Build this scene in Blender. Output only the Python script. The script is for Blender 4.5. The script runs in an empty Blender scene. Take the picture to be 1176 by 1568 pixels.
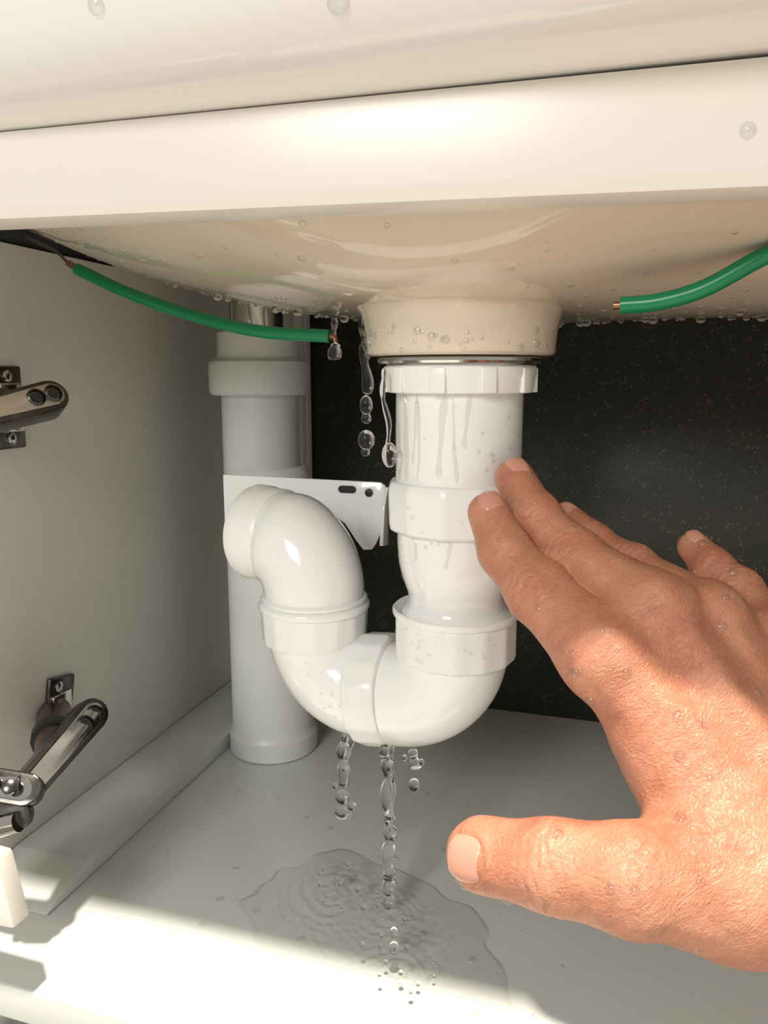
import bpy, bmesh, math, random
import numpy as np
from mathutils import Vector, Matrix
random.seed(7); np.random.seed(7)
SC=bpy.context.scene; COL=SC.collection
SC.view_settings.view_transform='Standard'

# ---------------------------------------------------------------- camera
cam=bpy.data.cameras.new('camera'); co=bpy.data.objects.new('camera',cam); COL.objects.link(co)
co.location=(0,0,.27); co.rotation_euler=(math.radians(80.2),0,math.radians(17))
cam.sensor_fit='VERTICAL'; cam.sensor_height=36; cam.lens=27.05
cam.clip_start=.005
SC.camera=co

# ---------------------------------------------------------------- materials
def mat(name,col,rough=.4,metal=0,coat=0,sss=0,trans=0,ior=1.45,bump=None,var=None,sssr=(1,.3,.15)):
    m=bpy.data.materials.new(name); m.use_nodes=True; nt=m.node_tree; b=nt.nodes['Principled BSDF']
    b.inputs['Base Color'].default_value=col; b.inputs['Roughness'].default_value=rough
    b.inputs['Metallic'].default_value=metal; b.inputs['Coat Weight'].default_value=coat
    b.inputs['IOR'].default_value=ior
    b.inputs['Transmission Weight'].default_value=trans
    if sss:
        b.inputs['Subsurface Weight'].default_value=sss
        b.inputs['Subsurface Radius'].default_value=sssr
        b.inputs['Subsurface Scale'].default_value=.004
    tc=nt.nodes.new('ShaderNodeTexCoord')
    if var:
        sc,amt=var
        n=nt.nodes.new('ShaderNodeTexNoise'); n.inputs['Scale'].default_value=sc; n.inputs['Detail'].default_value=5
        nt.links.new(tc.outputs['Object'],n.inputs['Vector'])
        mr=nt.nodes.new('ShaderNodeMapRange'); mr.inputs[1].default_value=.3; mr.inputs[2].default_value=.7
        mr.inputs[3].default_value=1-amt; mr.inputs[4].default_value=1+amt
        nt.links.new(n.outputs['Fac'],mr.inputs[0])
        mx=nt.nodes.new('ShaderNodeVectorMath'); mx.operation='SCALE'; mx.inputs[0].default_value=col[:3]
        nt.links.new(mr.outputs[0],mx.inputs['Scale']); nt.links.new(mx.outputs[0],b.inputs['Base Color'])
    if bump:
        sc,st,dist=bump
        n=nt.nodes.new('ShaderNodeTexNoise'); n.inputs['Scale'].default_value=sc; n.inputs['Detail'].default_value=3
        nt.links.new(tc.outputs['Object'],n.inputs['Vector'])
        bp=nt.nodes.new('ShaderNodeBump'); bp.inputs['Strength'].default_value=st; bp.inputs['Distance'].default_value=dist
        nt.links.new(n.outputs['Fac'],bp.inputs['Height']); nt.links.new(bp.outputs[0],b.inputs['Normal'])
    return m
M_PLAST=mat('white_plastic',(.88,.88,.865,1),.12,bump=(60,.15,.0006),coat=.5)
M_PLAST2=mat('white_plastic_nut',(.86,.86,.845,1),.24,bump=(90,.1,.0005))
M_GREY=mat('grey_pvc',(.67,.69,.68,1),.33,var=(25,.05))
M_CER=mat('ceramic_white',(.82,.81,.79,1),.10,coat=.5)
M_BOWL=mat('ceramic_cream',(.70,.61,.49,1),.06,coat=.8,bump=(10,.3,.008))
M_RAIL=mat('white_lacquer',(.78,.745,.685,1),.24)
M_WALL=mat('cabinet_laminate',(.68,.665,.615,1),.45,var=(8,.03),bump=(500,.08,.0003))
M_FLOOR=mat('cabinet_floor_laminate',(.62,.64,.605,1),.20,var=(10,.03),bump=(400,.05,.0002))
M_CHROME=mat('chrome',(.62,.60,.57,1),.12,metal=1,bump=(150,.15,.0004))
M_STEEL=mat('dark_nickel',(.13,.12,.11,1),.25,metal=1,var=(200,.25))
M_BRONZE=mat('dark_bronze',(.16,.10,.07,1),.28,metal=1,var=(200,.25))
M_DARK=mat('dark_rubber_and_shade',(.02,.02,.02,1),.5)  # rubber on the knurls; also black painted shade in gap, slot and eye holes
M_GREEN=mat('green_hose_rubber',(.0,.20,.075,1),.3)
M_COPPER=mat('copper_wire',(.30,.15,.09,1),.35,metal=1)
M_GLASS=mat('water',(1,1,1,1),.01,trans=1,ior=1.33)
M_ROOM=mat('room_tile',(.45,.43,.40,1),.4,var=(3,.08))

def mat_film(name,base,gain,tint,pw=3.5):
    m=bpy.data.materials.new(name); m.use_nodes=True; nt=m.node_tree; nt.nodes.clear()
    o=nt.nodes.new('ShaderNodeOutputMaterial'); mx=nt.nodes.new('ShaderNodeMixShader')
    t=nt.nodes.new('ShaderNodeBsdfTransparent'); t.inputs[0].default_value=tint
    g=nt.nodes.new('ShaderNodeBsdfGlossy'); g.inputs['Roughness'].default_value=.04
    f=nt.nodes.new('ShaderNodeLayerWeight'); f.inputs['Blend'].default_value=.5
    p=nt.nodes.new('ShaderNodeMath'); p.operation='POWER'; p.inputs[1].default_value=pw
    q=nt.nodes.new('ShaderNodeMath'); q.operation='MULTIPLY_ADD'; q.inputs[1].default_value=gain; q.inputs[2].default_value=base; q.use_clamp=True
    nt.links.new(f.outputs['Facing'],p.inputs[0]); nt.links.new(p.outputs[0],q.inputs[0])
    nt.links.new(q.outputs[0],mx.inputs[0]); nt.links.new(t.outputs[0],mx.inputs[1]); nt.links.new(g.outputs[0],mx.inputs[2])
    nt.links.new(mx.outputs[0],o.inputs[0]); return m
M_FILM=mat_film('water_film',.03,.8,(.999,1,.999,1),3.0)
M_DROP=mat_film('water_droplet',.12,.6,(.96,.965,.965,1))
M_RIV=mat_film('water_rivulet',.12,.28,(.985,.985,.985,1))

def mat_speckle():
    m=bpy.data.materials.new('black_speckled_board'); m.use_nodes=True; nt=m.node_tree; b=nt.nodes['Principled BSDF']
    tc=nt.nodes.new('ShaderNodeTexCoord')
    v=nt.nodes.new('ShaderNodeTexVoronoi'); v.inputs['Scale'].default_value=420
    nt.links.new(tc.outputs['Object'],v.inputs['Vector'])
    r=nt.nodes.new('ShaderNodeValToRGB'); r.color_ramp.elements[0].position=.12; r.color_ramp.elements[0].color=(1,1,1,1)
    r.color_ramp.elements[1].position=.42; r.color_ramp.elements[1].color=(0,0,0,1)
    nt.links.new(v.outputs['Distance'],r.inputs[0])
    n=nt.nodes.new('ShaderNodeTexNoise'); n.inputs['Scale'].default_value=200; n.inputs['Detail'].default_value=4
    nt.links.new(tc.outputs['Object'],n.inputs['Vector'])
    r2=nt.nodes.new('ShaderNodeValToRGB'); r2.color_ramp.elements[0].position=.47; r2.color_ramp.elements[1].position=.66
    nt.links.new(n.outputs['Fac'],r2.inputs[0])
    mu=nt.nodes.new('ShaderNodeMath'); mu.operation='MULTIPLY'
    nt.links.new(r.outputs[0],mu.inputs[0]); nt.links.new(r2.outputs[0],mu.inputs[1])
    mx=nt.nodes.new('ShaderNodeMix'); mx.data_type='RGBA'
    mx.inputs[6].default_value=(.042,.044,.035,1); mx.inputs[7].default_value=(.19,.19,.15,1)
    nt.links.new(mu.outputs[0],mx.inputs[0]); nt.links.new(mx.outputs[2],b.inputs['Base Color'])
    b.inputs['Roughness'].default_value=.42
    return m
M_BLACK=mat_speckle()

# ---------------------------------------------------------------- mesh helpers
def add(name,V,F,m,smooth=True,parent=None,angle=None,up=False):
    me=bpy.data.meshes.new(name); me.from_pydata([tuple(map(float,v)) for v in V],[],[tuple(map(int,f)) for f in F]); me.update()
    me.materials.append(m)
    ob=bpy.data.objects.new(name,me); COL.objects.link(ob)
    bm=bmesh.new(); bm.from_mesh(me); bmesh.ops.recalc_face_normals(bm,faces=bm.faces)
    if up:
        bm.normal_update()
        if sum(f.normal.z for f in bm.faces)<0: bmesh.ops.reverse_faces(bm,faces=bm.faces)
    if smooth and angle:
        for e in bm.edges:
            if len(e.link_faces)==2 and e.calc_face_angle(0)>math.radians(angle): e.smooth=False
    bm.to_mesh(me); bm.free()
    if smooth: me.polygons.foreach_set('use_smooth',[True]*len(me.polygons))
    if parent: ob.parent=parent
    return ob
def empty(name,loc=(0,0,0)):
    e=bpy.data.objects.new(name,None); e.empty_display_size=.02; COL.objects.link(e); return e
def frame(d):
    d=Vector(d).normalized(); a=Vector((0,0,1)) if abs(d.z)<.9 else Vector((0,1,0))
    u=a.cross(d).normalized(); return d,u,d.cross(u)
def lathe(name,prof,c,m,axis=(0,0,1),seg=72,facets=0,parent=None,cap=True,angle=35):
    d,u,w=frame(axis); c=Vector(c); V=[];F=[]
    for (r,h) in prof:
        for i in range(seg):
            t=2*math.pi*i/seg; rr=r
            if facets:
                a=(t%(2*math.pi/facets))-math.pi/facets
                rr=min(r,r*.962/math.cos(a))
            V.append(c+d*h+u*(rr*math.cos(t))+w*(rr*math.sin(t)))
    n=len(prof)
    for j in range(n-1):
        for i in range(seg):
            k=(i+1)%seg; F.append((j*seg+i,j*seg+k,(j+1)*seg+k,(j+1)*seg+i))
    if cap:
        F.append(tuple(range(seg))[::-1]); F.append(tuple((n-1)*seg+i for i in range(seg)))
    return add(name,V,F,m,parent=parent,angle=angle)
def catmull(P,n=12):
    P=[Vector(p) for p in P]; Q=[P[0]*2-P[1]]+P+[P[-1]*2-P[-2]]; out=[]
    for i in range(1,len(Q)-2):
        for k in range(n):
            t=k/n; a,b,c,d=Q[i-1],Q[i],Q[i+1],Q[i+2]
            out.append(.5*((2*b)+(c-a)*t+(2*a-5*b+4*c-d)*t*t+(3*b-a-3*c+d)*t**3))
    out.append(P[-1]); return out
def sweep(name,path,rad,m,seg=48,parent=None,cap=True,angle=40):
    P=[Vector(p) for p in path]; n=len(P)
    if not hasattr(rad,'__len__'): rad=[rad]*n
    T=[(P[min(i+1,n-1)]-P[max(i-1,0)]).normalized() for i in range(n)]
    _,u,_=frame(T[0]); V=[];F=[]
    for i in range(n):
        u=(u-T[i]*u.dot(T[i])).normalized(); w=T[i].cross(u)
        for k in range(seg):
            t=2*math.pi*k/seg; V.append(P[i]+(u*math.cos(t)+w*math.sin(t))*rad[i])
    for j in range(n-1):
        for i in range(seg):
            k=(i+1)%seg; F.append((j*seg+i,j*seg+k,(j+1)*seg+k,(j+1)*seg+i))
    if cap: F.append(tuple(range(seg))[::-1]); F.append(tuple((n-1)*seg+i for i in range(seg)))
    return add(name,V,F,m,parent=parent,angle=angle)
def box(name,lo,hi,m,bev=.001,parent=None,rot=None,center=None):
    lo=Vector(lo);hi=Vector(hi)
    bm=bmesh.new(); bmesh.ops.create_cube(bm,size=1)
    for v in bm.verts: v.co=Vector(((lo[i]+hi[i])/2+v.co[i]*(hi[i]-lo[i]) for i in range(3)))
    if bev: bmesh.ops.bevel(bm,geom=list(bm.edges),offset=bev,segments=3,affect='EDGES',profile=.5)
    V=[v.co.copy() for v in bm.verts]; bm.verts.index_update(); F=[[v.index for v in f.verts] for f in bm.faces]; bm.free()
    if rot is not None:
        c=Vector(center) if center else (lo+hi)/2
        V=[c+rot@(v-c) for v in V]
    return add(name,V,F,m,parent=parent,angle=40)
def prism(name,poly,depthvec,m,parent=None,bev=.0008):
    bm=bmesh.new(); vs=[bm.verts.new(p) for p in poly]; f=bm.faces.new(vs)
    r=bmesh.ops.extrude_face_region(bm,geom=[f]); nv=[g for g in r['geom'] if isinstance(g,bmesh.types.BMVert)]
    bmesh.ops.translate(bm,vec=depthvec,verts=nv)
    if bev: bmesh.ops.bevel(bm,geom=list(bm.edges),offset=bev,segments=2,affect='EDGES',profile=.5)
    bm.verts.index_update(); V=[v.co.copy() for v in bm.verts]; F=[[v.index for v in f.verts] for f in bm.faces]; bm.free()
    return add(name,V,F,m,parent=parent,angle=30)

# ---------------------------------------------------------------- shell of the cabinet
box('floor',(-.335,.243,-.018),(.37,.62,0),M_FLOOR,.0015)
box('wall_left',(-.333,.243,0),(-.315,.60,.341),M_WALL,.0005)
box('wall_right',(.35,.243,0),(.368,.60,.353),M_WALL,.0005)
box('wall_back',(-.333,.602,0),(.368,.618,.353),M_BLACK,0)
box('gap_shade_left',(-.336,.240,.3415),(-.3165,.60,.3720),M_DARK,0)  # added black filler; blocks the light leak, stands in for the dark gap
box('trim_back_panel',(-.3145,.592,0.0005),(-.247,.6015,.340),M_WALL,.001)
box('trim_back_strip',(-.256,.586,0.0005),(-.249,.5915,.340),M_WALL,.001)
prism('trim_floor_ledge',[Vector((-.3145,.286,.0003)),Vector((-.3145,.5915,.0003)),Vector((-.3145,.5915,.0105)),Vector((-.3145,.318,.0105)),Vector((-.3145,.286,.0012))],Vector((.0475,0,0)),M_FLOOR,bev=.0004)
def rail():
    xs=np.linspace(-.60,.60,41); V=[];F=[]
    def sec(x):
        yf=.236+max(-.02,.05*(x+.25)); zb=.3262-.013*(x+.25)
        zt=.3555+.006*(x+.25); b=.0022
        return [(x,yf,zt),(x,yf-.0004,zb+b*3),(x,yf,zb+b*2),(x,yf+b*.6,zb+b*.6),(x,yf+b*2,zb),(x,yf+.014,zb),(x,yf+.016,zb+.002),(x,yf+.016,zt)]
    for x in xs: V+=sec(x)
    k=8
    for i in range(len(xs)-1):
        for j in range(k):
            l=(j+1)%k; F.append((i*k+j,i*k+l,(i+1)*k+l,(i+1)*k+j))
    F.append(tuple(range(k))); F.append(tuple((len(xs)-1)*k+j for j in range(k)))
    add('trim_cabinet_rail',V,F,M_RAIL,angle=40)
rail()
box('floor_bathroom',(-2,-2.5,-.50),(2,.75,-.48),M_ROOM,0)

# ---------------------------------------------------------------- sink
sink=empty('bathroom_sink')
CX,CY=-.0725,.357
def bz(x,y):
    a=.945*min(0,x+.085)**2
    if x>.04: a=.5*(x-.04)**2
    q=(y-.395)/.17
    quad=.05*q*q; quart=.056*abs((y-.395)/.1385)**6 if y<.395 else .05*q**4
    k=min(1,abs(x-CX)/.105); k=k*k*(3-2*k)
    return min(.3535,.2985+a+quart+(quad-quart)*k+.02*max(0,(.268-y)/.0115)**2)
xs=np.linspace(-.3145,.3495,170); ys=np.concatenate([np.linspace(.2545,.30,50),np.linspace(.301,.600,90)])
V=[(x,y,bz(x,y)) for x in xs for y in ys]; ny=len(ys)
F=[(i*ny+j,(i+1)*ny+j,(i+1)*ny+j+1,i*ny+j+1) for i in range(len(xs)-1) for j in range(ny-1)]
add('bowl_underside',V,F,M_BOWL,parent=sink)
sec=[(.262,.3570),(.248,.3560),(.238,.3565),(.2285,.3585),(.220,.3625),(.2125,.3685),(.2075,.376),(.2055,.385),(.2065,.397),(.210,.42),(.214,.440),(.220,.452),(.232,.458)]
ss=catmull([Vector((0,a,b)) for a,b in sec],6); ss=[Vector((0,.6,.358))]+ss+[Vector((0,.6,.458))]
xx=[-.62,-.6,.6,.62]; V=[];F=[]
for x in xx:
    for p in ss: V.append((x,p.y,p.z+.010*(x+.20)))
k=len(ss)
for i in range(3):
    for j in range(k-1): F.append((i*k+j,(i+1)*k+j,(i+1)*k+j+1,i*k+j+1))
F.append(tuple(range(k)));F.append(tuple(3*k+j for j in range(k)))
add('front_rim',V,F,M_CER,parent=sink,angle=50)
lathe('waste_boss',[(.0500,.3035),(.0475,.3015),(.0458,.2990),(.0446,.295),(.0438,.290),(.0434,.285),(.0432,.2815),(.0420,.2804),(.0395,.280),(.02,.280)],(CX,CY,0),M_BOWL,parent=sink,angle=60,seg=120)

# ---------------------------------------------------------------- trap assembly
trap=empty('sink_trap')
lathe('chrome_flange',[(.030,.2798),(.0372,.2797),(.0382,.2790),(.0382,.2778),(.0374,.2768),(.034,.2765),(.034,.275)],(CX,CY,0),M_CHROME,parent=trap,seg=96)
lathe('top_collar',[(.030,.2762),(.0345,.2760),(.0352,.2752),(.0352,.2720),(.0345,.2705),(.0343,.2660),(.0335,.2640),(.030,.2635)],(CX,CY,0),M_PLAST2,parent=trap,seg=96)
for i in range(10):
    t=i*2*math.pi/10+.25
    d=Vector((math.cos(t),math.sin(t),0)); c=Vector((CX,CY,.2695))+d*.0345
    R=Matrix.Rotation(t,3,'Z')
    box('collar_rib_%d'%i,c-Vector((.0012,.0035,.0055)),c+Vector((.0012,.0035,.0055)),M_PLAST2,.0006,parent=trap,rot=R)
lathe('tailpipe',[(.0294,.2660),(.0296,.26),(.0296,.218),(.029,.216)],(CX,CY,0),M_PLAST,parent=trap,seg=96)
lathe('middle_nut',[(.0290,.2232),(.0315,.2230),(.0325,.2226),(.0338,.2205),(.0340,.217),(.0336,.2035),(.0330,.2005),(.0315,.1992),(.028,.199)],(CX,CY,0),M_PLAST2,parent=trap,seg=96,facets=12)
cup=[(.0285,.2010),(.0286,.196),(.0284,.189),(.0278,.183),(.0266,.1775),(.0250,.1725),(.0236,.1685),(.0232,.1650),(.0240,.1615),(.0262,.1585),(.0278,.1570),(.0278,.150)]
pc=catmull([Vector((a,0,b)) for a,b in cup],6)
lathe('tapered_cup',[(p.x,p.z) for p in pc],(CX,CY,0),M_PLAST,parent=trap,seg=96)
lathe('lower_nut_flange',[(.0265,.1585),(.0300,.1607),(.0309,.1600),(.0311,.1585),(.0304,.1570),(.0285,.1560)],(CX,CY,0),M_PLAST,parent=trap,seg=96)
lathe('lower_nut',[(.0280,.1580),(.0298,.1572),(.0302,.1550),(.0302,.1385),(.0296,.1365),(.0280,.1355),(.024,.1353)],(CX,CY,0),M_PLAST2,parent=trap,seg=96,facets=14)
LX,LY=-.1505,.366
dirv=Vector((CX-LX,CY-LY,0)); L=dirv.length; dirv.normalize()
zc=.1105; rb=.031
def upt(s,z): return Vector((LX,LY,0))+dirv*s+Vector((0,0,z))
right=[upt(L,.146)]+[upt(L-rb+rb*math.cos(a),zc+rb-rb*math.sin(a)) for a in np.linspace(0,math.pi/2,18)]+[upt(L*.5,zc)]
sweep('right_elbow',right,[.0262]*len(right),M_PLAST,seg=72,parent=trap)
left=[upt(0,.150)]+[upt(rb-rb*math.cos(a),zc+rb+.002-(rb+.002)*math.sin(a)) for a in np.linspace(0,math.pi/2,18)]+[upt(L*.5,zc)]
sweep('left_elbow',left,[.0254]*len(left),M_PLAST,seg=72,parent=trap)
lathe('union_collar',[(.025,-.0100),(.0278,-.0098),(.0292,-.0088),(.0298,-.006),(.0295,.0065),(.0286,.0080),(.0264,.0085),(.025,.0086)],upt(L*.49,zc+.001),M_PLAST2,axis=dirv+Vector((0,0,.12)),parent=trap,seg=96,facets=16)
lathe('riser_nut',[(.0255,.1330),(.0278,.1335),(.0284,.1350),(.0290,.1480),(.0292,.1500),(.0284,.1512),(.026,.1515)],(LX,LY,0),M_PLAST2,parent=trap,seg=96,facets=16)
lathe('riser_nut_lip',[(.0265,.1508),(.0290,.1512),(.0295,.1525),(.0293,.1540),(.0284,.1550),(.0268,.1556)],(LX,LY,0),M_PLAST,parent=trap,seg=96)
lathe('riser_ring',[(.0262,.1550),(.0280,.1556),(.0282,.1570),(.0272,.1580),(.026,.1582)],(LX,LY,0),M_PLAST,parent=trap,seg=96)
od=Vector((-.96,.28,0)).normalized(); R=.0272; z0=.1600
pp=[Vector((LX,LY,.150)),Vector((LX,LY,z0))]+[Vector((LX,LY,z0))+od*(R-R*math.cos(a))+Vector((0,0,R*math.sin(a))) for a in np.linspace(0,math.pi/2,24)][1:]
sweep('upper_elbow',pp,[.0266]*(len(pp)-7)+[.0264,.0260,.0254,.0245,.0238,.0234,.0232],M_PLAST,seg=80,parent=trap)
e=pp[-1]
lathe('outlet_collar',[(.0215,-.0070),(.0240,-.0064),(.0249,-.0052),(.0252,.003),(.0260,.0055),(.0263,.0110),(.0258,.0125),(.0243,.0131),(.0215,.0131),(.0205,.0115),(.014,.0115)],e,M_PLAST2,axis=od,parent=trap,seg=96)
tail=catmull([e+od*.002,e+od*.006+Vector((0,.010,0)),Vector((-.197,.413,e.z)),Vector((-.207,.435,e.z)),Vector((-.224,.458,e.z))],10)
sweep('outlet_tail',tail,.0165,M_PLAST,seg=48,parent=trap)
y=.440
pl=[(-.243,y,.2095),(-.137,y,.2085),(-.1338,y,.2065),(-.1335,y,.189),(-.1355,y,.180),(-.140,y,.170),(-.1425,y,.1665),(-.148,y,.166),(-.153,y,.172),(-.160,y,.182),(-.170,y,.189),(-.243,y,.178)]
prism('bracket_plate',[Vector(p) for p in pl],Vector((0,.003,0)),M_PLAST,parent=trap,bev=.0006)
slot=[]
for i in range(24):
    t=2*math.pi*i/24; sx=.0035 if math.cos(t)>0 else -.0035
    slot.append(Vector((-.158+sx+.0022*math.cos(t),y-.0009,.2035+.0022*math.sin(t))))
prism('bracket_slot',slot,Vector((0,.0012,0)),M_DARK,parent=trap,bev=0)
lathe('bracket_screw',[(.0001,0),(.0022,.0002),(.0026,.0010),(.0026,.0018)],(-.144,y-.0017,.202),M_STEEL,axis=(0,1,0),parent=trap,seg=24)
prism('bracket_fillet',[Vector((-.1338,y,.206)),Vector((-.1338,y,.170)),Vector((-.1338,y-.012,.172)),Vector((-.1338,y-.008,.195))],Vector((.0022,0,0)),M_PLAST,parent=trap,bev=.0004)

# ---------------------------------------------------------------- grey waste stack
stack=empty('waste_stack_pipe')
GX,GY=-.2405,.492
lathe('lower_pipe',[(.0310,.0002),(.0325,.001),(.0325,.014),(.0312,.0155),(.0300,.020),(.0297,.205),(.0287,.208),(.0265,.210)],(GX+.0040,GY,0),M_GREY,parent=stack,seg=80)
lathe('upper_pipe',[(.0266,.205),(.0266,.265)],(GX,GY,0),M_GREY,parent=stack,seg=80)
lathe('socket_collar',[(.0266,.2590),(.0325,.2592),(.0340,.2605),(.0345,.264),(.0345,.2790),(.0338,.2815),(.0315,.2830),(.0290,.2835),(.0282,.286),(.0282,.2995),(.0276,.3010),(.025,.3012),(.018,.3010)],(GX,GY,0),M_GREY,parent=stack,seg=80)
lathe('chrome_tailpiece',[(.0190,.3005),(.0195,.302),(.0195,.303),(.0170,.304),(.0170,.334)],(GX,GY,0),M_CHROME,parent=stack,seg=64)

# ---------------------------------------------------------------- green hoses
h=empty('green_hose')
g=catmull([(-.2742,.3508,.3264),(-.2438,.3524,.3131),(-.2085,.3558,.3012),(-.1719,.3548,.2931),(-.1358,.3548,.2903)],14)
sweep('hose_sleeve',g,.0031,M_GREEN,seg=20,parent=h)
sweep('hose_core',catmull([(-.3008,.3464,.3430),(-.2853,.349,.3354),(-.279,.3503,.3296),(-.2735,.3508,.3262)],8),[.0008]*20+[.0012]*5,M_STEEL,seg=12,parent=h)
sweep('hose_crimp',[(-.2790,.3503,.3296),(-.2735,.3508,.3261)],.0017,M_COPPER,seg=14,parent=h)
sweep('hose_tip',catmull([(-.1365,.3548,.2903),(-.1335,.3546,.2896),(-.1325,.3545,.2870)],5),[.0015]*11,M_COPPER,seg=12,parent=h)
h2=empty('green_hose.001')
g=catmull([(-.0021,.3013,.2964),(.0112,.3002,.2973),(.0261,.2990,.3015),(.0449,.2950,.3115),(.062,.286,.3175),(.080,.280,.3190)],12)
sweep('hose_sleeve.001',g,.0031,M_GREEN,seg=20,parent=h2)
sweep('hose_tip.001',[(-.0045,.3014,.2964),(.0005,.3012,.2965)],.0015,M_COPPER,seg=12,parent=h2)

# ---------------------------------------------------------------- cabinet hinges
def capsule_plate(name,a,b,r,nrm,th,m,parent,r2=None):
    a=Vector(a);b=Vector(b);n=Vector(nrm).normalized();d=(b-a).normalized();s=n.cross(d).normalized();d=s.cross(n)
    r2=r2 or r; P=[]
    for i in range(15):
        t=-math.pi/2+math.pi*i/14; P.append(b+(d*math.cos(t)+s*math.sin(t))*r)
    for i in range(15):
        t=math.pi/2+math.pi*i/14; P.append(a+(d*math.cos(t)+s*math.sin(t))*r2)
    return prism(name,[p-n*th/2 for p in P],n*th,m,parent=parent,bev=.0009)
def hinge(nm,wall,a,b,big):
    hh=empty(nm); W=Vector(wall);a=Vector(a);b=Vector(b)
    box('base_plate',W+Vector((0,-.011,-.022)),W+Vector((.003,.011,.022)),M_STEEL,.0012,parent=hh,rot=Matrix.Rotation(math.radians(-12 if big else 0),3,'X'))
    box('base_pad',W+Vector((.002,-.0080,-.013)),W+Vector((.006,.0080,.013)),M_CHROME,.001,parent=hh)
    for s in(-1,1):
        lathe('base_screw',[(.0032,0),(.0032,.001),(.0022,.0016),(.0001,.0016)],W+Vector((.003,0,s*.0165)),M_CHROME,axis=(1,0,0),parent=hh,seg=20)
    mid=a.lerp(b,.35); q=Vector((W.x+.002,W.y-.004,W.z+.001))
    sweep('pivot_barrel',[q,q.lerp(mid,.55),mid],[.0100,.0092,.007],M_BRONZE if big else M_STEEL,seg=28,parent=hh)
    lathe('pivot_knurl',[(.0104,-.005),(.0112,-.004),(.0112,.004),(.0104,.005)],q.lerp(mid,.55),M_DARK,axis=(mid-q),parent=hh,seg=28,facets=14)
    n=Vector((.75,-.45,.45)).normalized()
    capsule_plate('arm_body',a,b,.0086,n,.0130,M_STEEL,hh,r2=.0070)
    capsule_plate('arm_cover',a.lerp(b,.05)+n*.0070,b+n*.0070,.0062,n,.002,M_CHROME,hh,r2=.0045)
    d=(b-a).normalized()
    for k in(0,.0100):
        lathe('arm_eye',[(.0046,0),(.0046,.0018),(.0036,.0024),(.0032,.0012),(.0001,.0012)],b-d*k+n*.0076,M_STEEL,axis=n,parent=hh,seg=24)
        lathe('arm_eye_hole',[(.0027,0),(.0027,.0003),(.0001,.0003)],b-d*k+n*.0090,M_DARK,axis=n,parent=hh,seg=20)
    if big:
        capsule_plate('link_outer',(-.278,.264,.0835),(-.254,.266,.0825),.0075,(.4,-.7,.6),.008,M_STEEL,hh)
        capsule_plate('link_cover',(-.278,.2615,.0855),(-.2545,.2635,.0845),.0052,(.4,-.7,.6),.002,M_CHROME,hh)
        capsule_plate('link_inner',(-.276,.258,.0710),(-.254,.260,.0735),.0062,(.3,-.8,.4),.006,M_STEEL,hh)
        sweep('link_pin',[Vector((-.262,.254,.0695)),Vector((-.2505,.256,.0735))],[.0050,.0046],M_CHROME,seg=20,parent=hh)
        sweep('link_rod',[Vector((-.268,.255,.079)),Vector((-.266,.255,.058))],[.0035,.0035],M_STEEL,seg=16,parent=hh)
        for k in (-.268,-.258): lathe('link_rivet',[(.0034,0),(.0034,.001),(.0022,.0016),(.0001,.0016)],Vector((k,.2602,.0868)),M_STEEL,axis=(.4,-.7,.6),parent=hh,seg=20)
        prism('door_block',[Vector((-.300,.2425,.036)),Vector((-.2350,.2425,.040)),Vector((-.2415,.2425,.071)),Vector((-.300,.2425,.074))],Vector((0,-.010,0)),M_RAIL,bev=.0015,parent=hh)
hinge('cabinet_hinge',(-.315,.337,.255),(-.2930,.290,.2505),(-.2830,.3330,.2590),False)
hinge('cabinet_hinge.001',(-.315,.358,.073),(-.2575,.270,.0815),(-.2670,.3275,.0905),True)

# ---------------------------------------------------------------- the hand (signed distance surface)
V3=lambda *a: np.array(a,dtype=np.float32)
def cone(P,a,b,ra,rb):
    ab=b-a; t=np.clip(((P-a)@ab)/np.float32(ab@ab),0,1)
    q=P-a-t[:,None]*ab
    return np.sqrt((q*q).sum(1))-(ra+(rb-ra)*t)
def smin(a,b,k):
    h=np.clip(.5+.5*(b-a)/k,0,1); return b+(a-b)*h-k*h*(1-h)
fing={
'index':([V3(-.0500,.3103,.2159),V3(-.0417,.2998,.2023),V3(-.0265,.2883,.1897),V3(-.0014,.2688,.1741)],[.0086,.0098,.0120,.0145]),
'middle':([V3(-.0423,.3307,.2278),V3(-.0316,.3176,.2137),V3(-.0151,.3044,.2004),V3(.0146,.2813,.1873)],[.0086,.0096,.0114,.0142]),
'ring':([V3(-.0208,.3484,.2072),V3(-.0096,.3398,.1992),V3(.0070,.3275,.1912),V3(.0337,.2968,.1819)],[.0080,.0090,.0107,.0136]),
'pinky':([V3(.0331,.3526,.1981),V3(.0400,.3429,.1913),V3(.0489,.3338,.1845),V3(.0611,.3107,.1712)],[.0068,.0076,.0092,.0125]),
'thumb':([V3(-.0364,.2315,.1148),V3(-.0127,.2257,.1193),V3(.0097,.2223,.1216),V3(.0422,.2397,.1155)],[.0120,.0136,.0158,.0220]),
}
carp=[V3(.0472,.2537,.1258),V3(.0559,.2627,.1315),V3(.0662,.2775,.1371),V3(.0777,.2943,.1404)]
wr=[V3(.0760,.2520,.1130),V3(.0930,.2760,.1230)]
fo=[V3(.170,.205,.078),V3(.190,.232,.092)]
fo2=[V3(.235,.150,.055),V3(.250,.178,.070)]
DORS=V3(.05,-.62,.78)
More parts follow.
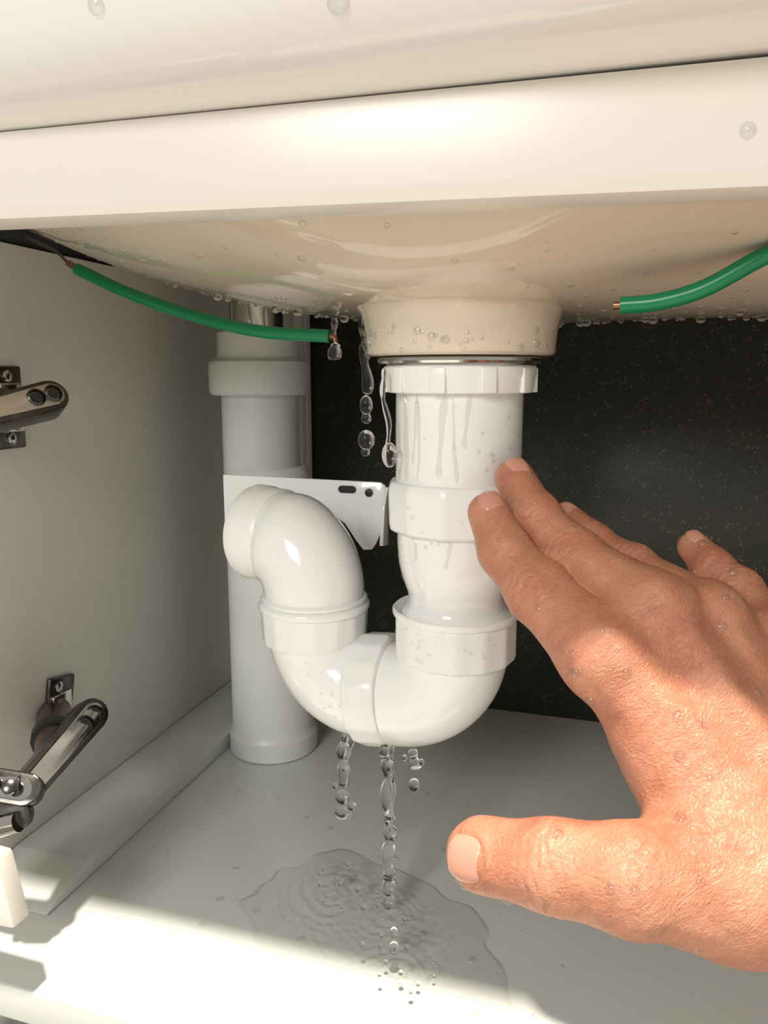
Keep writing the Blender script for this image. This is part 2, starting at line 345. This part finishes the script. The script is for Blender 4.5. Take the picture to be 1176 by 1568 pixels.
def finger_d(P,pts,rad,thumb=False):
    d=None
    for i in range(3):
        c=cone(P,pts[i],pts[i+1],rad[i],rad[i+1])
        d=c if d is None else smin(d,c,.004)
    spec={1:(.00048,.0026,.0034),2:(.00085,.0031,.0070)} if not thumb else {1:(.00085,.0036,.0064),2:(.00022,.0034,.0070)}
    for ji,(A,lam,w) in spec.items():
        J=pts[ji]; ax=(pts[ji-1]-pts[ji+1]); ax=ax/np.linalg.norm(ax)
        n=DORS if not thumb else V3(.25,-.85,.45); n=n-ax*(n@ax); n=n/np.linalg.norm(n)
        q=P-J; s=q@ax; side=np.clip((q@n)/rad[ji]*1.3+.15,0,1); bb=q@np.cross(ax,n)
        rr=np.sqrt((q*q).sum(1))
        wv=s+.0007*np.sin(bb*520+ji)+.0004*np.sin(bb*1100+2*ji)+bb*bb*np.sign(s)*18
        g=np.minimum(np.cos(2*np.pi*wv/lam),.2)
        mod=.65+.35*np.sin(s*900+bb*300)
        d=d+np.where(rr<rad[ji]*2.2, -A*g*mod*np.exp(-(s/w)**2)*side-.0006*np.exp(-(s/.006)**2)*side*side,0).astype(np.float32)
    return d
def tendon(P,a,b,A,w):
    ab=b-a; t=np.clip(((P-a)@ab)/np.float32(ab@ab),0,1); q=P-a-t[:,None]*ab
    dist=np.sqrt((q*q).sum(1)); return A*np.exp(-(dist/w)**2)
def sdf(P):
    palm=None
    prim=[]
    for k,(nm,r) in enumerate((('index',.0140),('middle',.0134),('ring',.0125),('pinky',.0115))):
        prim.append(cone(P,carp[k],fing[nm][0][3],.0158,r))
    prim.append(cone(P,carp[0],carp[3],.0165,.0150))
    m1=(fing['index'][0][3]+carp[0])/2; m2=(fing['pinky'][0][3]+carp[3])/2
    prim.append(cone(P,m1,m2,.0138,.0128))
    prim.append(cone(P,fing['index'][0][3],fing['pinky'][0][3],.0115,.0105))
    for p in prim: palm=p if palm is None else smin(palm,p,.009)
    palm=smin(palm,cone(P,V3(.0150,.2640,.1480),V3(.0330,.2480,.1290),.0115,.0180),.010)
    palm=smin(palm,cone(P,V3(.0422,.2397,.1155),wr[0],.0215,.0215),.012)
    palm=smin(palm,cone(P,carp[1],(wr[0]+wr[1])/2,.0180,.0200),.012)
    palm=smin(palm,cone(P,wr[0],wr[1],.0205,.0190),.012)
    for a,b,ra,rb in ((wr[0],fo[0],.0205,.0270),(wr[1],fo[1],.0190,.0260),(fo[0],fo2[0],.0270,.0300),(fo[1],fo2[1],.0260,.0290)):
        palm=smin(palm,cone(P,a,b,ra,rb),.012)
    for nm,r in (('index',.0135),('middle',.0138),('ring',.0130),('pinky',.0115)):
        J=fing[nm][0][3]+DORS*.0040; q=P-J; palm=smin(palm,np.sqrt((q*q).sum(1))-r*.80,.009)
    for k,nm in enumerate(('index','middle','ring','pinky')):
        palm=palm-tendon(P,carp[k]+DORS*.016,fing[nm][0][3]+DORS*.015,.0014,.0042)
    res=None
    for nm,(pts,rad) in fing.items():
        fd=finger_d(P,pts,rad,nm=='thumb')
        c=smin(palm,fd,.010 if nm=='thumb' else .006)
        res=c if res is None else smin(res,c,.0008)
    x,y,z=P[:,0],P[:,1],P[:,2]
    res=res+.00040*np.sin(x*260+y*90)*np.sin(y*230-z*140)*np.sin(z*250+x*60)
    sx=(-.62*x+.12*y+.60*z); tx=(.60*x+.55*y+.30*z)
    ph=sx*1150+2.2*np.sin(tx*210+sx*90)+1.3*np.sin(tx*470-sx*260)
    near=np.exp(-(((x-.045)/.045)**2+((z-.145)/.045)**2))
    res=res-.00018*np.minimum(np.cos(ph),.3)*near*(.5+.5*np.sin(tx*330+sx*410))
    for a,b,A in ((V3(.0190,.2300,.1390),V3(.0470,.2230,.1290),.0006),(V3(.012,.222,.131),V3(.033,.214,.117),.0004)):
        ab=b-a; t=np.clip(((P-a)@ab)/np.float32(ab@ab),0,1); q=P-a-t[:,None]*ab; dd=np.sqrt((q*q).sum(1))
        res=res+A*np.exp(-(dd/.0020)**2)
    # skin fold that frames the thumb nail
    tp=fing['thumb'][0][0]; ax=tp-fing['thumb'][0][1]; ax=ax/np.linalg.norm(ax); n=V3(.05,-.9,.35); n=n-ax*(n@ax); n=n/np.linalg.norm(n); b=np.cross(ax,n)
    q=P-tp; ss_=q@ax-.0015; bb=q@b; nn=q@n
    rr=np.sqrt((ss_/.0082)**2+(bb/.0085)**2)
    res=res-.0006*np.exp(-((rr-1.08)/.14)**2)*(nn>0)*(ss_<.003)+.0003*np.exp(-((rr-.93)/.07)**2)*(nn>0)*(ss_<.004)
    return res.astype(np.float32)
def mesh_sdf(lo,hi,h,B=16):
    lo=np.array(lo,dtype=np.float32); n=np.ceil((np.array(hi)-lo)/h/B).astype(int)
    f=np.ones(n*B,dtype=np.float32)
    ii=np.stack(np.meshgrid(*[np.arange(k) for k in n],indexing='ij'),-1).reshape(-1,3)
    cen=(lo+(ii*B+B/2)*h).astype(np.float32); dc=sdf(cen)
    loc=np.stack(np.meshgrid(*[np.arange(B)]*3,indexing='ij'),-1).reshape(-1,3)
    near=np.abs(dc)<B*h*.95+.006
    for b,d,nr in zip(ii,dc,near):
        s=tuple(slice(k*B,(k+1)*B) for k in b)
        if nr: f[s]=sdf((lo+(b*B+loc)*h).astype(np.float32)).reshape(B,B,B)
        elif d<0: f[s]=-1
    S=f<0
    cs=[(i,j,k) for i in(0,1) for j in(0,1) for k in(0,1)]
    sub=lambda A,c:A[c[0]:A.shape[0]-1+c[0],c[1]:A.shape[1]-1+c[1],c[2]:A.shape[2]-1+c[2]]
    cnt=sum(sub(S,c).astype(np.int8) for c in cs)
    act=(cnt>0)&(cnt<8); idx=np.argwhere(act)
    pos=np.zeros((len(idx),3),np.float32); w=np.zeros(len(idx),np.float32)
    for c in cs:
        for a in range(3):
            if c[a]==0:
                c2=list(c); c2[a]=1
                va=f[tuple((idx+np.array(c)).T)]; vb=f[tuple((idx+np.array(c2)).T)]
                m=(va<0)!=(vb<0); t=np.where(m,va/np.where(m,va-vb,1),0)
                p=np.tile(np.array(c,np.float32),(len(idx),1)); p[:,a]+=t
                pos+=p*m[:,None]; w+=m
    verts=lo+(idx+pos/w[:,None])*h
    vid=-np.ones(act.shape,np.int64); vid[tuple(idx.T)]=np.arange(len(idx))
    quads=[]
    for a in range(3):
        b,c=(a+1)%3,(a+2)%3
        s0=[slice(None)]*3; s1=[slice(None)]*3; s0[a]=slice(0,-1); s1[a]=slice(1,None)
        A=S[tuple(s0)]; Bm=S[tuple(s1)]
        e=np.argwhere(A!=Bm); ok=(e[:,b]>0)&(e[:,c]>0)&(e[:,b]<act.shape[b])&(e[:,c]<act.shape[c]); e=e[ok]
        sg=S[tuple(e.T)]
        q=[]
        for db,dc_ in((-1,-1),(0,-1),(0,0),(-1,0)):
            o=e.copy(); o[:,b]+=db; o[:,c]+=dc_; q.append(vid[tuple(o.T)])
        q=np.stack(q,1); q=np.where(sg[:,None],q,q[:,::-1]); quads.append(q)
    return verts,np.concatenate(quads)

def mat_skin():
    m=bpy.data.materials.new('skin'); m.use_nodes=True; nt=m.node_tree; b=nt.nodes['Principled BSDF']; L=nt.links.new
    tc=nt.nodes.new('ShaderNodeTexCoord')
    n=nt.nodes.new('ShaderNodeTexNoise'); n.inputs['Scale'].default_value=55; n.inputs['Detail'].default_value=7; n.inputs['Roughness'].default_value=.6; L(tc.outputs['Object'],n.inputs['Vector'])
    r=nt.nodes.new('ShaderNodeValToRGB'); e=r.color_ramp.elements
    e[0].position=.32; e[0].color=(.47,.175,.100,1); e[1].position=.68; e[1].color=(.61,.285,.175,1)
    L(n.outputs['Fac'],r.inputs[0]); L(r.outputs[0],b.inputs['Base Color'])
    b.inputs['Roughness'].default_value=.36
    b.inputs['Subsurface Weight'].default_value=.08; b.inputs['Subsurface Radius'].default_value=(1,.35,.2); b.inputs['Subsurface Scale'].default_value=.002
    ax=Vector((-.62,.12,.60)).normalized(); nn=Vector(DORS.tolist()); nn=(nn-ax*nn.dot(ax)).normalized(); bb=ax.cross(nn)
    Rm=Matrix((ax,bb,nn)).transposed()
    mp=nt.nodes.new('ShaderNodeMapping'); mp.vector_type='TEXTURE'; mp.inputs['Rotation'].default_value=Rm.to_euler(); mp.inputs['Scale'].default_value=(.6,1.5,1)
    L(tc.outputs['Object'],mp.inputs[0])
    v=nt.nodes.new('ShaderNodeTexVoronoi'); v.feature='DISTANCE_TO_EDGE'; v.inputs['Scale'].default_value=560
    L(mp.outputs[0],v.inputs['Vector'])
    n2=nt.nodes.new('ShaderNodeTexNoise'); n2.inputs['Scale'].default_value=150; n2.inputs['Detail'].default_value=5; n2.inputs['Roughness'].default_value=.65; n2.inputs['Distortion'].default_value=1.0
    L(mp.outputs[0],n2.inputs['Vector'])
    s1=nt.nodes.new('ShaderNodeMath'); s1.operation='SUBTRACT'; s1.inputs[1].default_value=.5; L(n2.outputs['Fac'],s1.inputs[0])
    s2=nt.nodes.new('ShaderNodeMath'); s2.operation='ABSOLUTE'; L(s1.outputs[0],s2.inputs[0])
    s3=nt.nodes.new('ShaderNodeMath'); s3.operation='POWER'; s3.inputs[1].default_value=.5; L(s2.outputs[0],s3.inputs[0])
    m1=nt.nodes.new('ShaderNodeMath'); m1.operation='MULTIPLY'; m1.inputs[1].default_value=.55; L(s3.outputs[0],m1.inputs[0])
    ad=nt.nodes.new('ShaderNodeMath'); ad.operation='MULTIPLY_ADD'; ad.inputs[1].default_value=.35; L(v.outputs['Distance'],ad.inputs[0]); L(m1.outputs[0],ad.inputs[2])
    bp=nt.nodes.new('ShaderNodeBump'); bp.inputs['Strength'].default_value=.65; bp.inputs['Distance'].default_value=.0014
    L(ad.outputs[0],bp.inputs['Height']); L(bp.outputs[0],b.inputs['Normal'])
    return m
M_SKIN=mat_skin()
M_NAIL=mat('fingernail',(.62,.30,.215,1),.18,coat=.5,sss=.1)
hand=empty('human_hand')
hv,hq=mesh_sdf((-.066,.125,.015),(.285,.372,.245),.00080)
me=bpy.data.meshes.new('hand_skin'); me.from_pydata(hv.tolist(),[],hq.tolist()); me.update(); me.materials.append(M_SKIN)
me.polygons.foreach_set('use_smooth',[True]*len(me.polygons))
ho=bpy.data.objects.new('hand_skin',me); COL.objects.link(ho); ho.parent=hand
sm=ho.modifiers.new('smooth','SMOOTH'); sm.factor=.5; sm.iterations=1
def nail(nm,n,w=.75,l=.0105,off=.1):
    pts,rad=fing[nm]; tip=Vector(pts[0]); nx=Vector(pts[1]); ax=(tip-nx).normalized(); r=rad[0]
    n=Vector(n); n=(n-ax*n.dot(ax)).normalized(); b=ax.cross(n)
    V=[];F=[];U=20;W=16
    for i in range(U+1):
        s=i/U*2-1
        for j in range(W+1):
            ph=j/W*2-1
            lim=(1-abs(s)**2.6)**(1/2.6)
            a=ph*w*max(lim,.02)
            fwd=off*r+s*l/2
            rr=r*1.040 - .0010*max(abs(ph),abs(s))**6
            if fwd>0: rr=rr*math.sqrt(max(.05,1-(fwd/(r*1.45))**2))
            V.append(tip+ax*fwd+(n*math.cos(a)+b*math.sin(a))*rr)
    for i in range(U):
        for j in range(W): F.append((i*(W+1)+j,(i+1)*(W+1)+j,(i+1)*(W+1)+j+1,i*(W+1)+j+1))
    add('nail_'+nm,V,F,M_NAIL,parent=hand)
nail('index',(.1,-.35,.9)); nail('middle',(.1,-.35,.9)); nail('ring',(.1,-.45,.85)); nail('pinky',(.1,-.45,.85),.7,.009)
nail('thumb',(.05,-.9,.35),.72,.0140,.12)

# ---------------------------------------------------------------- water
water=empty('dripping_water')
def stream(nm,top,bot,r,seed):
    rnd=random.Random(seed); top=Vector(top);bot=Vector(bot);L=(top-bot).length; n=max(30,int(L/.0006)); P=[];R=[]
    ph=rnd.random()*6
    for i in range(n+1):
        t=i/n; p=top.lerp(bot,t); s=t*L
        p=p+Vector((math.sin(s*260+ph)*.0007,math.cos(s*210+ph)*.0005,0)); P.append(p)
        k=.62+.38*abs(math.sin(s*280+ph+math.sin(s*120)))
        R.append(max(.0003,r*k*(1 if t>.1 else .6+.4*t/.1)))
    R[0]=.0006; R[-1]=.0002; R[-2]=r*.5
    return sweep(nm,P,R,M_GLASS,seg=16,parent=water)
def bead(V,F,c,r,st=1.0):
    o=len(V); c=Vector(c); U,W=14,9
    V.append(c+Vector((0,0,r*st)))
    for i in range(1,W):
        a=math.pi*i/W
        for j in range(U):
            t=2*math.pi*j/U; V.append(c+Vector((r*math.sin(a)*math.cos(t),r*math.sin(a)*math.sin(t),r*st*math.cos(a))))
    V.append(c+Vector((0,0,-r*st))); e=len(V)-1
    for j in range(U): F.append((o,o+1+j,o+1+(j+1)%U)); F.append((e,o+1+(W-2)*U+(j+1)%U,o+1+(W-2)*U+j))
    for i in range(W-2):
        for j in range(U):
            a=o+1+i*U; F.append((a+j,a+U+j,a+U+(j+1)%U,a+(j+1)%U))
stream('drip_bowl_a',(-.1459,.3866,.3010),(-.1459,.3866,.290),.0019,1)
stream('drip_bowl_b',(-.123,.3718,.300),(-.123,.3718,.262),.0031,2)
stream('drip_bowl_c',(-.126,.3728,.300),(-.1225,.3718,.279),.0013,12)
stream('drip_collar',(-.1015,.3290,.2745),(-.0985,.3300,.240),.0014,3)
stream('drip_hose',(-.1325,.3545,.287),(-.1325,.3545,.279),.0034,9)
stream('drip_elbow_a',(-.1266,.3450,.0925),(-.1275,.3440,.063),.0032,4)
stream('drip_elbow_thin',(-.1225,.3450,.0915),(-.1262,.3440,.072),.0015,14)
stream('drip_union',(-.1015,.3350,.0945),(-.1000,.3350,.054),.0031,5)
stream('drip_union_low',(-.1000,.3350,.0535),(-.1000,.3350,.022),.0034,15)
stream('drip_union_thin',(-.0990,.3350,.0945),(-.0985,.3350,.044),.0017,8)
stream('drip_elbow_b',(-.0876,.3370,.0925),(-.0876,.3370,.083),.0028,6)
V=[];F=[]
for c,r,s in [((-.123,.3718,.257),.0034,1.5),((-.123,.3718,.2505),.0026,1.1),((-.123,.3718,.2395),.0044,1.2),((-.1235,.3718,.2335),.0024,1),((-.0983,.3300,.2365),.0036,1.6),((-.1275,.344,.0575),.0038,1),((-.1275,.344,.0490),.0048,.7),((-.123,.345,.0525),.0022,1),((-.132,.345,.0625),.0016,1),
    ((-.0876,.337,.0745),.0028,1.2),((-.0840,.337,.087),.0014,1.2),((-.0925,.337,.088),.0013,1.2),((-.100,.335,.0180),.0036,1.3),((-.1,.335,.0100),.0032,1.3),((-.099,.372,.18),.0028,1),((-.104,.378,.168),.0022,1),
    ((-.118,.340,.010),.002,1),((-.127,.35,.016),.0016,1),((-.11,.325,.012),.0018,1),((-.09,.31,.008),.002,1),((-.13,.345,.008),.0022,1),((-.137,.335,.012),.0014,1),((-.1,.318,.02),.0012,1),((-.087,.300,.014),.0024,1.3),((-.087,.300,.022),.0018,1.5)]:
    bead(V,F,c,r,s)
for i in range(48):
    cx_,cy_=random.choice([(-.133,.345),(-.1,.335),(-.087,.300)])
    a=random.uniform(0,6.28); rr=random.uniform(.003,.020)
    bead(V,F,(cx_+rr*math.cos(a),cy_+rr*math.sin(a),random.uniform(.003,.018)*(1-rr*30)+.002),random.uniform(.0005,.0014))
add('falling_drops',V,F,M_GLASS,parent=water)
# puddle with ripples and splash crowns
pud=[(-.1736,.3213),(-.1745,.340),(-.1660,.3619),(-.1443,.3793),(-.108,.3768),(-.0776,.3625),(-.0556,.3475),(-.040,.322),(-.034,.288),(-.052,.262),(-.080,.252),(-.1115,.262),(-.15,.288)]
pc=catmull([Vector((a,b,0)) for a,b in pud+[pud[0]]],24)[:-1]
cx,cy=-.108,.322; V=[];F=[]; RN=190; n=len(pc)
def water_h(x,y):
    h=0
    for (sx,sy,A,lam) in ((-.133,.345,.00062,.0064),(-.0865,.3005,.00058,.0060),(-.1,.335,.00045,.0050)):
        d=math.hypot(x-sx,y-sy)+.0009*math.sin(x*310+y*100)+.0007*math.cos(y*340)+.0003*math.sin(x*700+y*500); h+=A*math.cos(2*math.pi*d/lam)*math.exp(-d/.018)
        h+=.0012*math.exp(-((d-.0055)/.0013)**2)*(.5+.5*math.sin(math.atan2(y-sy,x-sx)*7))
    h+=.00016*math.sin(x*620+math.sin(y*300)*1.8)*math.sin(y*560+math.sin(x*330)*2.2)
    h+=.00007*math.sin(x*1100+math.sin(y*700)*1.5)*math.sin(y*1250+math.sin(x*600)*1.6)
    return h
for k in range(RN+1):
    f=k/RN
    for i,p in enumerate(pc):
        th=2*math.pi*i/n
        wob=1+.035*math.sin(th*5+.6)+.03*math.sin(th*9+1)+.018*math.sin(th*17)
        x=cx+(p.x-cx)*f*wob; y=cy+(p.y-cy)*f*wob; ed=min(1,(1-f)/.05); ed=ed*ed*(3-2*ed)
        V.append((x,y,.00006+ed*(.0009+water_h(x,y)*min(1,(1-f)/.35))))
for k in range(RN):
    for i in range(n):
        j=(i+1)%n; F.append((k*n+i,k*n+j,(k+1)*n+j,(k+1)*n+i))
add('water_puddle',V,F,M_FILM,up=True)

# rivulets on the plastic (part of the wet trap)
V=[];F=[]
def rivulet(t0,z1,z2,w,seed,rad):
    rnd=random.Random(seed); n=60; o=len(V); W=8; ph=rnd.random()*6
    for i in range(n+1):
        f=i/n; z=z1+(z2-z1)*f; a=t0+.03*math.sin(f*4+ph)+.008*math.sin(f*11+ph)
        ww=w*(.8+.3*math.sin(f*5+ph))*(1 if f<.85 else 1.35)*(min(1,f*6+.2))*math.sqrt(max(0,min(1,(1-f)*14)))+.00005
        r=rad(z)
        for j in range(W+1):
            s=j/W*2-1; b=a+s*ww/r; rr=r-.00005+.00050*(1-s*s)*min(1,(1-f)*14+.05)
            V.append((CX+rr*math.cos(b),CY+rr*math.sin(b),z))
    for i in range(n):
        for j in range(W): F.append((o+i*(W+1)+j,o+i*(W+1)+j+1,o+(i+1)*(W+1)+j+1,o+(i+1)*(W+1)+j))
for k,(a,z1,z2,w) in enumerate([(-2.30,.2635,.2240,.0018),(-2.08,.2635,.232,.0011),(-2.02,.2635,.2245,.0008),(-1.62,.2635,.2265,.0019),(-1.25,.2635,.240,.0013),(-1.42,.2635,.2245,.0008)]):
    rivulet(a,z1,z2,w,k,lambda z:.0296)
for k,(a,z1,z2) in enumerate([(-2.1,.199,.187),(-1.5,.199,.186)]): rivulet(a,z1,z2,.0012,k+20,lambda z:.0285)
add('rivulets',V,F,M_RIV,parent=trap)

rnd=random.Random(3)
def cling(p,n,r,flat=.55,st=1.0):
    o=len(V); p=Vector(p); d,u,w=frame(n); U=12
    for i,a in enumerate((0,.3,.6,.9,1.2,1.4)):
        rr=r*math.cos(a); hh=r*flat*math.sin(a)
        for j in range(U):
            t=2*math.pi*j/U; V.append(p-d*r*.08+u*rr*math.cos(t)*st+w*rr*math.sin(t)+d*hh)
    V.append(p+d*r*flat*.99)
    for i in range(5):
        for j in range(U): F.append((o+i*U+j,o+i*U+(j+1)%U,o+(i+1)*U+(j+1)%U,o+(i+1)*U+j))
    for j in range(U): F.append((o+5*U+j,o+5*U+(j+1)%U,o+6*U))
def bn(x,y):
    e=.001; return Vector(((bz(x+e,y)-bz(x-e,y))/(2*e),(bz(x,y+e)-bz(x,y-e))/(2*e),-1)).normalized()
V=[];F=[]
for i in range(420):
    x=rnd.uniform(-.28,.06); y=rnd.gauss(.36,.05)
    if not .27<y<.47 or math.hypot(x-CX,y-CY)<.052: continue
    cling((x,y,bz(x,y)),bn(x,y),rnd.choice([.0006,.0008,.001,.0013,.0018]),.6)
for i in range(54):
    t=rnd.uniform(-math.pi,0); d=Vector((math.cos(t),math.sin(t),0))
    cling(Vector((CX,CY,rnd.uniform(.2815,.292)))+d*.0434,d,rnd.choice([.0006,.0009,.0013,.0020]),.6)
cling((-.150,.2078,.3758),(0,-.95,-.3),.0028,.6); cling((-.078,.2130,.3695),(0,-.75,-.65),.0034,.6)
for (x,y,z) in ((.03,.2495,.3385),(.05,.2505,.3435)): cling((x,y,z),(0,-1,0),.0024,.6)
add('clinging_drops',V,F,M_DROP,parent=sink)
V=[];F=[]
for i in range(110):
    x=rnd.uniform(-.26,.08); y=rnd.uniform(.375,.46)
    if math.hypot(x-CX,y-CY)<.05: continue
    bead(V,F,(x,y,bz(x,y)-.0004),rnd.choice([.0009,.0012,.0016,.0024]),.8)
add('hanging_drops',V,F,M_GLASS,parent=sink)
V=[];F=[]
for i in range(90):
    t=rnd.uniform(-math.pi+.2,-.1); d=Vector((math.cos(t),math.sin(t),0))
    z=rnd.uniform(.14,.262); r=.0296 if z>.2235 else (.0335 if z>.20 else (.0286 if z>.186 else (.0300 if z<.156 else 0)))
    if r: cling(Vector((CX,CY,z))+d*r,d,rnd.choice([.0005,.0007,.0010]),.6)
for i in range(60):
    a=rnd.uniform(.2,1.4); o_=upt(L-rb+rb*math.cos(a),zc+rb-rb*math.sin(a)) if rnd.random()<.5 else upt(rb-rb*math.cos(a),zc+rb-rb*math.sin(a))
    n_=Vector((0,-1,rnd.uniform(-.8,.6))).normalized()
    cling(o_+n_*.0258,n_,rnd.choice([.0005,.0007,.0010]),.6)
for i in range(6):
    bead(V,F,upt(L*.3+i*.006,zc-.0275+.0004*(i%3)),rnd.uniform(.0012,.002))
add('clinging_drops.001',V,F,M_DROP,parent=trap)
drops=empty('water_droplets')
V=[];F=[]
for i in range(80):
    x=rnd.uniform(-.25,-.0); y=rnd.uniform(.26,.46); cling((x,y,.0002),(0,0,1),rnd.choice([.0008,.0012,.002]),.30)
add('drops_on_floor',V,F,M_RIV,parent=drops)
V=[];F=[]
eps=.0008
cand=np.where((hv[:,0]<.12))[0]; pick=np.random.choice(cand,3000,replace=False)
P=hv[pick].astype(np.float32); g=np.stack([sdf(P+np.eye(3,dtype=np.float32)[a]*eps)-sdf(P-np.eye(3,dtype=np.float32)[a]*eps) for a in range(3)],1); g/=np.linalg.norm(g,axis=1)[:,None]
cnt=0
for p,nn in zip(P,g):
    if nn[1]<-.1 or nn[2]<-.5:
        cling(p.tolist(),nn.tolist(),rnd.choice([.0005,.0006,.0008,.0011,.0015,.0020]),.6); cnt+=1
        if cnt>220: break
add('skin_drops',V,F,M_DROP,parent=hand)

# ---------------------------------------------------------------- light
w=bpy.data.worlds.new('room_light'); SC.world=w; w.use_nodes=True; bg=w.node_tree.nodes['Background']
bg.inputs[0].default_value=(1,.965,.91,1); bg.inputs[1].default_value=.44
s=bpy.data.lights.new('sun','SUN'); s.energy=6.6; s.angle=math.radians(2.5); s.color=(1,.92,.78)
so=bpy.data.objects.new('sun',s); COL.objects.link(so); so.location=(0,-.5,2)
so.rotation_euler=Vector((-.06,.091/.37,-1)).to_track_quat('-Z','Y').to_euler()
a=bpy.data.lights.new('front_fill','AREA'); a.energy=12; a.size=.45; a.color=(1,.975,.93)  # unseen fill light, added to brighten the trap from the front and give highlights
ao=bpy.data.objects.new('front_fill',a); COL.objects.link(ao); ao.location=(-.30,-1.1,.85)
ao.rotation_euler=(Vector((-.08,.36,.18))-ao.location).to_track_quat('-Z','Y').to_euler()
print('hand verts',len(hv),'view',SC.view_settings.view_transform)
